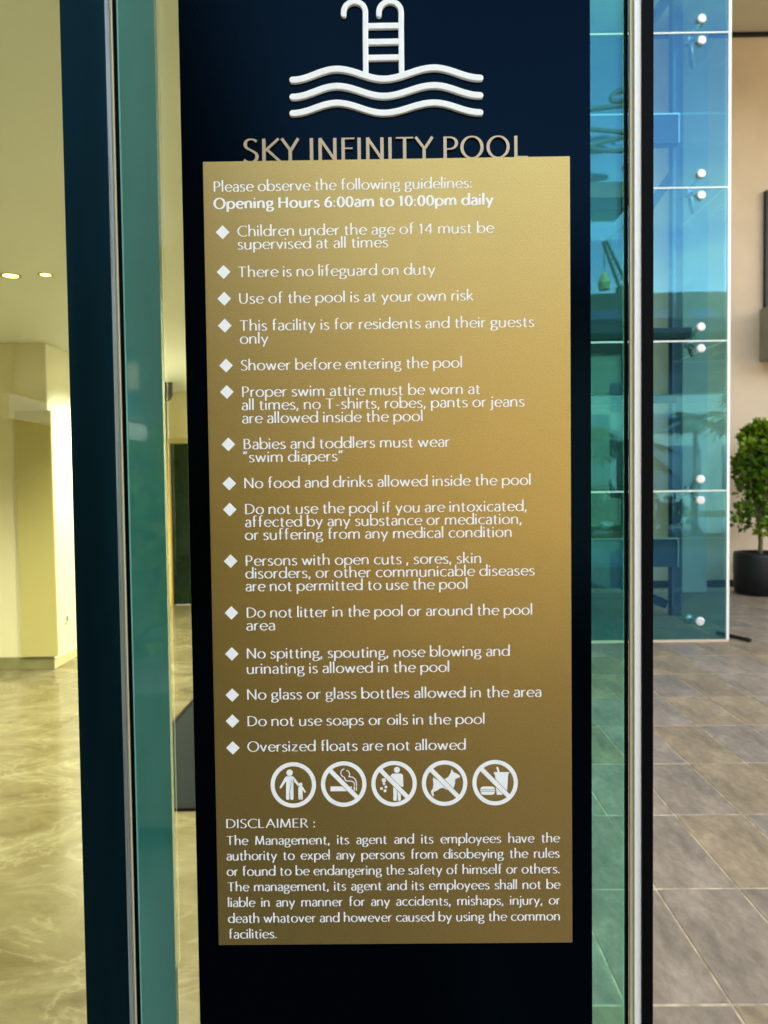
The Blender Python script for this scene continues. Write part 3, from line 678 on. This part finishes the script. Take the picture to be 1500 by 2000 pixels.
# ------------------------------------------------------------------ courtyard: glass screen with bolt fittings
SY = G(1330, 1254).y
sx1 = P(1420, 900, SY).x; js = [P(1420, y, SY).z for y in (62, 365, 665, 958)]; jz = [.01]+js[::-1]+[js[0]+(js[0]-js[1])]
step = js[0]-js[1]; jz.append(jz[-1]+step) if jz[-1]+step < 7.6 else None
xm = 1.72
sc_ = empty('bolted_glass_screen', (sx1, SY, 0), 'blue green bolted glass screen wall with round white caps in the courtyard', 'glass wall')
for k in range(len(jz)-1):
    for a, b in ((.2, xm-.006), (xm+.006, sx1)):
        box('pane', M['pane_screen'], a, b, SY, SY+.016, jz[k]+.007, jz[k+1]-.007, sc_)
    box('side_pane', M['pane_side'], sx1-.022, sx1-.006, SY+.022, SY+1.27, jz[k]+.007, jz[k+1]-.007, sc_)
box('corner_edge', M['alu_pale'], sx1+.001, sx1+.026, SY+.002, SY+.020, .01, jz[-1], sc_)
for z in jz[1:-1]: box('joint_seal', M['alu_pale'], .2, sx1, SY+.003, SY+.013, z-.0055, z+.0055, sc_)
box('base_channel', M['stucco'], .2, sx1+.02, SY-.01, SY+.03, .001, .02, sc_)
bxp = P(1367, 900, SY).x
def fitting(x, z, zs):
    mb = MB()
    for dz_ in zs: mb.tube([(x-.06, SY+.12, z), (x-.03, SY+.07, z+dz_*.6), (x, SY+.02, z+dz_)], .016, 8)
    mb.tube([(x-.06, SY+.12, z), (x+.12, SY+.50, z-.05)], .022, 8); mb.tube([(x-.06, SY+.13, z-.04), (x-.06, SY+.13, z+.04)], .035, 10)
    f = mb.build('spider_fitting', M['steel'], sc_, smooth=True)
    for dz_ in zs:
        c = MB().tube([(x, SY-.026, z+dz_), (x, SY-.020, z+dz_), (x, SY-.001, z+dz_)], [.030, .039, .039], 24)
        o = c.build('round_cap', M['steel_button'], None); o.parent = f
def capz(y): return P(1367, y, SY).z
for jy, ys in ((62, (38, 80)), (365, (340, 382)), (665, (639, 681)), (958, (936, 977))):
    z = P(1367, jy, SY).z; fitting(bxp, z, [capz(y)-z for y in ys])
z = capz(1213); fitting(bxp, z, [0])
o = MB().tube([(sx1+.05, SY+.32, .02), (sx1+.20, SY-.05, .02)], .018, 8).build('floor_stop_bar', M['bronze_dark'])  # dark bar across the tiles at the screen corner
tag(o, 'short dark metal bar on the tiles at the corner of the glass screen', 'bar')
# steel frame inside the screen
fm = empty('steel_frame', (sx1, SY+1.3, 0), 'dark blue steel column, cross beams and braces behind the glass screen', 'steel frame')
CY = SY+1.35
cxa, cxb = P(1313, 900, CY).x, P(1331, 900, CY).x
box('column', M['steel_blue'], cxa, cxb, CY, CY+.12, .001, 7.6, fm)
for y0, y1, xe in ((230, 284, 1324), (1052, 1106, 1324), (366-0, 378, 1300)):
    if xe == 1300: continue
    zt, zb = P(1300, y0, CY-.1).z, P(1300, y1, CY-.1).z
    box('cross_beam', M['steel_blue'], .5, P(xe, 900, CY-.16).x, CY-.16, CY-.03, zb, zt, fm)
    MB().box(.5, P(xe, 900, CY-.17).x+.012, CY-.175, CY-.162, zt, zt+.014).box(P(xe, 900, CY-.17).x, P(xe, 900, CY-.17).x+.012, CY-.175, CY-.162, zb, zt).build('beam_lip', M['alu'], fm)
for (xa_, ya_), (xb_, yb2) in (((1322, -30), (1236, 90)), ((1322, 330), (1236, 450)), ((1300, 1180), (1210, 1140))):
    a, b = P(xa_, ya_, CY+.2), P(xb_, yb2, CY+.2)
    MB().tube([a, b], .07, 4).build('brace', M['steel_blue'], fm)
for y0, y1, xe, dy_ in ((640, 661, 1421, .75), (700, 768, 1236, .95), (770, 786, 1331, 1.15)):  # dark bars shaped to imitate the dark reflection bands in the glass
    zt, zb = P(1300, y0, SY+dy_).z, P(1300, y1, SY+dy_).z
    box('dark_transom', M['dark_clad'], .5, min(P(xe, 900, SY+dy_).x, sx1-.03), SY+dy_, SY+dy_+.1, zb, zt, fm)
# loose loops of cable inside the screen and a beam
cb = empty('looped_cable', P(1190, 250, SY-.45), 'loose loops of dark green cable hanging between the glass door and the glass screen', 'cable')
def cpath(pts): 
    out = []
    n = len(pts)
    for i in range(n-1):
        p0, p1, p2, p3 = pts[max(i-1, 0)], pts[i], pts[i+1], pts[min(i+2, n-1)]
        for k in range(8):
            t = k/8
            out.append(tuple(.5*((2*p1[j])+(-p0[j]+p2[j])*t+(2*p0[j]-5*p1[j]+4*p2[j]-p3[j])*t*t+(-p0[j]+3*p1[j]-3*p2[j]+p3[j])*t**3) for j in (0, 1)))
    return out+[pts[-1]]
for pts in ([(1100, 222), (1150, 214), (1200, 208), (1240, 204), (1232, 196), (1200, 198), (1194, 190), (1205, 180), (1245, 174), (1262, 190)],
            [(1100, 246), (1150, 252), (1200, 257), (1245, 262), (1200, 272), (1158, 284), (1156, 290), (1190, 294), (1250, 295)],
            [(1262, 318), (1228, 322), (1220, 330), (1232, 338), (1262, 336)]):
    q = [P(x, y, SY-.45) for x, y in cpath(pts)]
    MB().tube([tuple(v) for v in q], .021, 8).build('cable_loop', M['rope'], cb, smooth=True)
za, zb = P(1190, 356, SY-.30).z, P(1190, 386, SY-.30).z
o = box('green_beam', M['rope'], .3, P(1242, 370, SY-.3).x, SY+.95, SY-.308, zb, za); tag(o, 'dark green horizontal beam in the courtyard under the looped cable', 'beam')

# ------------------------------------------------------------------ back of the courtyard
BY = 10.75
xs = P(1262, 900, BY).x
o = MB().box(xs, 14, BY, BY+.3, -.09, 7.68).build('stucco_wall', M['stucco']); tag(o, 'tall peach stucco wall at the back of the courtyard behind the potted shrub', 'wall')
o = box('dark_wall', M['dark_clad'], .17, xs-.002, BY, BY+.3, -.09, 7.68); tag(o, 'dark clad wall at the back of the glass enclosure', 'wall')
x0_, x1_ = P(1333, 900, BY-.5).x, P(1381, 900, BY-.5).x
o = box('grey_pier', M['stucco_grey'], x0_, x1_, BY-.5, BY-.002, .001, P(1350, 60, BY-.5).z+.8); tag(o, 'grey rendered pier seen through the glass screen behind the round caps', 'pier')
sk = box('wall_skirting', M['bronze_dark'], xs, 14, BY-.03, BY-.003, .001, .10); tag(sk, 'dark skirting strip at the foot of the peach stucco wall', 'skirting')
sz_ = P(1460, 66, BY).z
o = box('soffit', M['soffit'], -15, 16, 5.6, 20, min(sz_, 7.72)+.0, sz_+.3); tag(o, 'pale plaster soffit overhanging the courtyard at top right', 'soffit')
o = box('soffit_reveal', M['bronze_dark'], xs, 14, BY-.05, BY-.004, sz_-.05, sz_-.004); tag(o, 'thin dark reveal line where the stucco wall meets the soffit', 'trim')
bx = P(1483, 640, BY); z0, z1 = P(1480, 700, BY-.3).z, P(1480, 596, BY-.3).z
o = box('concrete_balcony', M['concrete'], bx.x, bx.x+3, BY-.55, BY-.004, z0, z1, None, .01); tag(o, 'grey concrete balcony box sticking out of the stucco wall at the right edge', 'balcony')
wx, wz = P(1494, 480, BY-.05).x, P(1490, 380, BY-.05).z
wd = empty('balcony_window', (wx+.8, BY-.05, z1), 'dark framed window above the concrete balcony at the right edge', 'window')
MB().box(wx, wx+.05, BY-.08, BY-.004, z1, wz).box(wx, wx+2.2, BY-.08, BY-.004, wz+.001, wz+.05).build('window_frame', M['bronze_dark'], wd)
box('window_pane', M['bglass'], wx+.052, wx+2.2, BY-.04, BY-.02, z1, wz, wd)
# building above
o = MB().box(-15, .45, 1.25, 5.55, CEIL+.13, 7.4).build('lower_storey', M['stucco_grey']); tag(o, 'grey rendered storey above the lobby, out of the picture', 'building')
tw = empty('apartment_tower', (0, 12, 7.9), 'pale apartment tower standing above the courtyard soffit, out of the picture', 'building')
box('tower_body', M['bwall'], -15, 16, 5.7, 20, sz_+.31, 24, tw)
for k in range(3):
    for i in range(6): box('window', M['bglass'], -13+i*4.8, -10+i*4.8, 5.66, 5.695, 9.6+k*4.3, 11.8+k*4.3, tw)

# potted shrub
pb_ = G(1484, 1166); PX, PY = P(1484, 1100, pb_.y+.28).x, pb_.y+.28
s_ = PY/FPX
ph = P(1484, 1078, PY).z
pl = empty('potted_shrub', (PX, PY, 0), 'leafy green shrub on a bare stem in a round black pot by the wall', 'potted plant')
rr_ = 48*s_
MB().lathe([(rr_*.86, .002), (rr_*.96, .03), (rr_*1.0, ph*.55), (rr_*1.0, ph*.92), (rr_*.97, ph), (rr_*.88, ph), (rr_*.86, ph-.05), (.001, ph-.06)], PX, PY, 40).build('pot', M['pot'], pl, smooth=True)
MB().lathe([(rr_*.87, ph-.045), (.001, ph-.035)], PX, PY, 24).build('soil', M['soil'], pl)
zc0, zc1 = P(1484, 1040, PY).z, P(1484, 832, PY).z
MB().tube([(PX, PY, ph-.05), (PX+.01, PY, (ph+zc0)/2), (PX, PY+.01, zc0+.1), (PX+.03, PY, zc0+.6)], [.035, .030, .028, .015], 8).build('trunk', M['bark'], pl, smooth=True)
def leaves(mb, c, rad, n, L, flat=.6):
    for _ in range(n):
        d = Vector((random.gauss(0, 1), random.gauss(0, 1), random.gauss(0, 1))).normalized()
        p = Vector(c) + Vector((d.x*rad, d.y*rad, d.z*rad*1.0))*random.uniform(.35, 1)
        ax = (d + Vector((random.uniform(-.6, .6), random.uniform(-.6, .6), random.uniform(.0, .8)))).normalized()
        sd_ = ax.cross(Vector((random.uniform(-1, 1), random.uniform(-1, 1), random.uniform(-1, 1)))).normalized()
        l = L*random.uniform(.7, 1.3); w_ = l*.32
        mb.poly([p, p+ax*l*.45+sd_*w_, p+ax*l, p+ax*l*.45-sd_*w_])
fo, fn, br = MB(), MB(), MB()
random.seed(21)
H = zc1-zc0
for k in range(17):
    a = k*2.4; lean = random.uniform(.10, 1.0); top = zc0 + H*(1.02-.42*lean**1.5)*random.uniform(.86, 1.0)
    tip = Vector((PX+66*s_*lean*math.cos(a), PY+66*s_*lean*math.sin(a), top))
    base = Vector((PX, PY, zc0+H*random.uniform(.0, .28))); mid = base.lerp(tip, .5) + Vector((math.cos(a), math.sin(a), -.3))*.07
    br.tube([base, mid, tip], [.014, .010, .004], 5)
    for t, rad, n_ in ((.35, .10, 30), (.6, .11, 48), (.82, .10, 50), (1.0, .08, 45)):
        c = base.lerp(mid, t*2) if t < .5 else mid.lerp(tip, t*2-1)
        leaves(fo, c, rad*random.uniform(.8, 1.3), n_, .085)
    leaves(fn, tip+Vector((0, 0, .05)), .075, 55, .075)
for k in range(6):
    a = k*2.4; leaves(fo, (PX+.24*math.cos(a), PY+.24*math.sin(a), zc0+.10+.04*k), .11, 60, .085)
leaves(fn, (PX+.02, PY-.05, zc0+.05), .10, 130, .06)
br.build('branches', M['bark'], pl)
f1 = fo.build('foliage', M['leaf'], pl); f1['kind'] = 'stuff'
f2 = fn.build('young_foliage', M['leaf_new'], pl); f2['kind'] = 'stuff'

# ------------------------------------------------------------------ behind the camera: things mirrored in the glass, and added dark blocks
o = box('pool_water', M['water'], 3, 26, -17, -7.5, -.003, .006); tag(o, kind='structure')
o = box('left_wing', M['stone_wing'], -9, -1.55, -14, -.7, -.09, 6); tag(o, 'dark stone building wing beside the terrace, behind the camera on the left', 'building')  # unseen block added to darken the left of the plate reflection
ww = empty('wing_windows', (-1.5, -5, 0), 'row of pale framed windows on the dark stone wing, mirrored in the teal glass strip', 'window')  # panes added so the teal strip mirrors a bright band
for k in range(4): box('window_pane', M['bglass'], -1.548, -1.53, -2.6-k*2.6, -1.0-k*2.6, 1.9, 2.3, ww); box('pale_frame', M['alu_pale'], -1.548, -1.52, -2.7-k*2.6, -.9-k*2.6, 1.78, 1.88, ww)
hd = MB(); random.seed(11)
for k in range(70): leaves(hd, (-1.2+random.uniform(-.2, .15), -1.4-random.random()*7, .75+random.random()*.9), .28, 60, .10)
hb = empty('planter_hedge', (-1.2, -5, 0), 'long planter with a leafy hedge before the dark stone wing, behind the camera', 'hedge')
hf = hd.build('hedge_foliage', M['leaf_new'], hb); hf['kind'] = 'stuff'
box('planter_box', M['concrete'], -1.5, -.85, -8.6, -1.2, -.004, .6, hb, .01)
ht = empty('dark_hotel', (14, -52, 0), 'long dark stone hotel block behind the pool pavilion, mirrored low under the sky', 'building')  # block added to keep bright horizon sky out of the plate reflection
box('body', M['stone_wing'], -14, 46, -62, -50, -.09, 17, ht)
for k in range(4):
    for i in range(14): box('window', M['bglass'], -12+i*4.1, -9.6+i*4.1, -49.99, -49.93, 2+k*3.8, 4.2+k*3.8, ht)
pv = empty('pool_pavilion', (16, -26, 0), 'low pool pavilion with dark flat roof and blue windows, mirrored in the glass screen', 'building')
box('wall', M['bwall'], 2, 44, -30, -24, -.09, 5.84, pv)
box('fascia', M['dark_clad'], 1.9, 44.1, -30.1, -23.9, 5.85, 7.3, pv)
box('roof', M['dark_clad'], 0, 46, -31.5, -22.6, 8.5, 9.15, pv)
for k in range(9):
    box('window', M['bglass'], 3+k*4.5, 6.4+k*4.5, -23.98, -23.93, 1.0, 3.2, pv)
    box('clerestory_post', M['dark_clad'], 4.5+k*4.5, 4.9+k*4.5, -24.4, -24.0, 7.31, 8.49, pv)
    box('window', M['bglass'], 3+k*4.5, 6.4+k*4.5, -23.98, -23.93, 3.9, 4.8, pv)
for k, (x, y, h) in enumerate([(11.2, -9.8, 3.4), (12.9, -18.5, 4.0), (8.6, -19.5, 3.6), (17, -12, 4.2), (5.8, -5.4, 2.3), (9.3, -5.6, 3.9)]):
    tr = empty('palm_tree', (x, y, 0), ['short palm mirrored low in the glass right of the sign', 'tall palm beside the pool mirrored in the glass', 'palm standing before the pavilion windows', 'palm at the far right of the pool deck', 'small palm rising from the shrub bed on the terrace', 'slender palm nearest the glass screen on the terrace'][k], 'palm tree')
    MB().tube([(x, y, -.1), (x+.1, y, h*.5), (x+.05, y, h)], [.16, .12, .10], 10).build('trunk', M['bark'], tr, smooth=True)
    for q in range(18):
        a = q*2.4; el = random.uniform(.1, 1.0); mb = MB(); Lf = 1.5; pr_ = None
        for s2 in range(9):
            t = s2/8; rr3 = Lf*t*math.cos(el*.5); zz = h + math.sin(el)*Lf*t - 1.1*t*t*Lf*.6
            c = Vector((x+.05+rr3*math.cos(a), y+rr3*math.sin(a), zz))
            if pr_ is not None:
                sdv = Vector((-math.sin(a), math.cos(a), -.25)); 
                for sg_ in (-1, 1):
                    v2 = Vector((sdv.x*sg_, sdv.y*sg_, -.3)); wl = .42*math.sin(math.pi*min(1, t*.9+.08))
                    mb.poly([pr_, c, c+v2*wl*.9+(c-pr_)*.9, pr_+v2*wl*.9+(c-pr_)*.9][:4])
            pr_ = c
        mb.build('frond', M['frond'], tr)
sb = MB()
for k in range(60): leaves(sb, (4.4+random.random()*3.1, -6.2+random.random()*1.2, .25+random.random()*.95), .26, 60, .12)
sbo = sb.build('shrub_bed', M['frond']); tag(sbo, kind='stuff')
hz = MB(); n = 60
for i in range(n):
    a0, a1_ = math.pi + math.pi*i/n, math.pi + math.pi*(i+1)/n
    h0 = 62+26*math.sin(i*.35)+12*math.sin(i*1.1+1); h1 = 62+26*math.sin((i+1)*.35)+12*math.sin((i+1)*1.1+1)
    for r0, r1, f0, f1_ in ((400, 560, 0, .75), (560, 700, .75, 1)):
        hz.poly([(r0*math.cos(a0), r0*math.sin(a0), h0*f0-1), (r0*math.cos(a1_), r0*math.sin(a1_), h1*f0-1), (r1*math.cos(a1_), r1*math.sin(a1_), h1*f1_), (r1*math.cos(a0), r1*math.sin(a0), h0*f1_)])
o = hz.build('hills', M['hill'], smooth=True); tag(o, kind='structure')
def mirrored(px, py, D):                         # where a thing D behind the camera must stand to show at this point of the glass screen
    p = P(px, py, 2*SY+D); return Vector((p.x, -D, p.z))
cr = empty('tower_crane', mirrored(1215, 940, 62), 'distant crane with slanting jib and hanging load, mirrored in the glass right of the sign', 'crane')
a, b = mirrored(1218, 560, 62), mirrored(1182, 472, 62)
c0 = mirrored(1219, 940, 62); c0.z = 0
for dx in (-.45, .45): MB().tube([a+Vector((dx, 0, 0)), b+Vector((dx*.4, 0, 0))], .16, 6).build('jib_rail', M['crane'], cr)
for k in range(9):
    t = k/9; p, q = a.lerp(b, t), a.lerp(b, t+.11)
    MB().tube([p+Vector((-.45*(1-t*.6), 0, 0)), q+Vector((.45*(1-t*.6), 0, 0))], .08, 4).build('jib_lattice', M['crane'], cr)
MB().tube([c0, a+Vector((0, 0, 0))], .9, 4).build('mast', M['crane'], cr)
MB().tube([b, mirrored(1225, 440, 62)], .07, 4).build('stay_cable', M['crane'], cr)
hk = mirrored(1180, 528, 62); MB().tube([b, hk], .06, 4).build('hoist_cable', M['crane'], cr)
MB().lathe([(.01, hk.z-2.0), (.50, hk.z-1.9), (.62, hk.z-1.2), (.42, hk.z-.5), (.01, hk.z)], hk.x, hk.y, 10).build('load', M['crane_load'], cr)
for k, (x, w_, h_) in enumerate([(22, 9, 15), (34, 7, 11), (44, 12, 17), (4, 10, 12)]):
    t = empty('far_building', (x, -90, 0), ['pale block of flats behind the pavilion roof, the tallest but one', 'low pale block between two taller ones beyond the pavilion', 'tallest and widest pale block beyond the pavilion', 'pale block standing alone beyond the terrace'][k], 'building')
    box('wall', M['bwall'], x, x+w_, -98, -90, -.09, h_, t)
    for j in range(int(h_/3)):
        for i in range(int(w_/2.4)): box('window', M['bglass'], x+.6+i*2.3, x+2.0+i*2.3, -90.0+.004, -89.95, 1+j*3, 2.6+j*3, t)
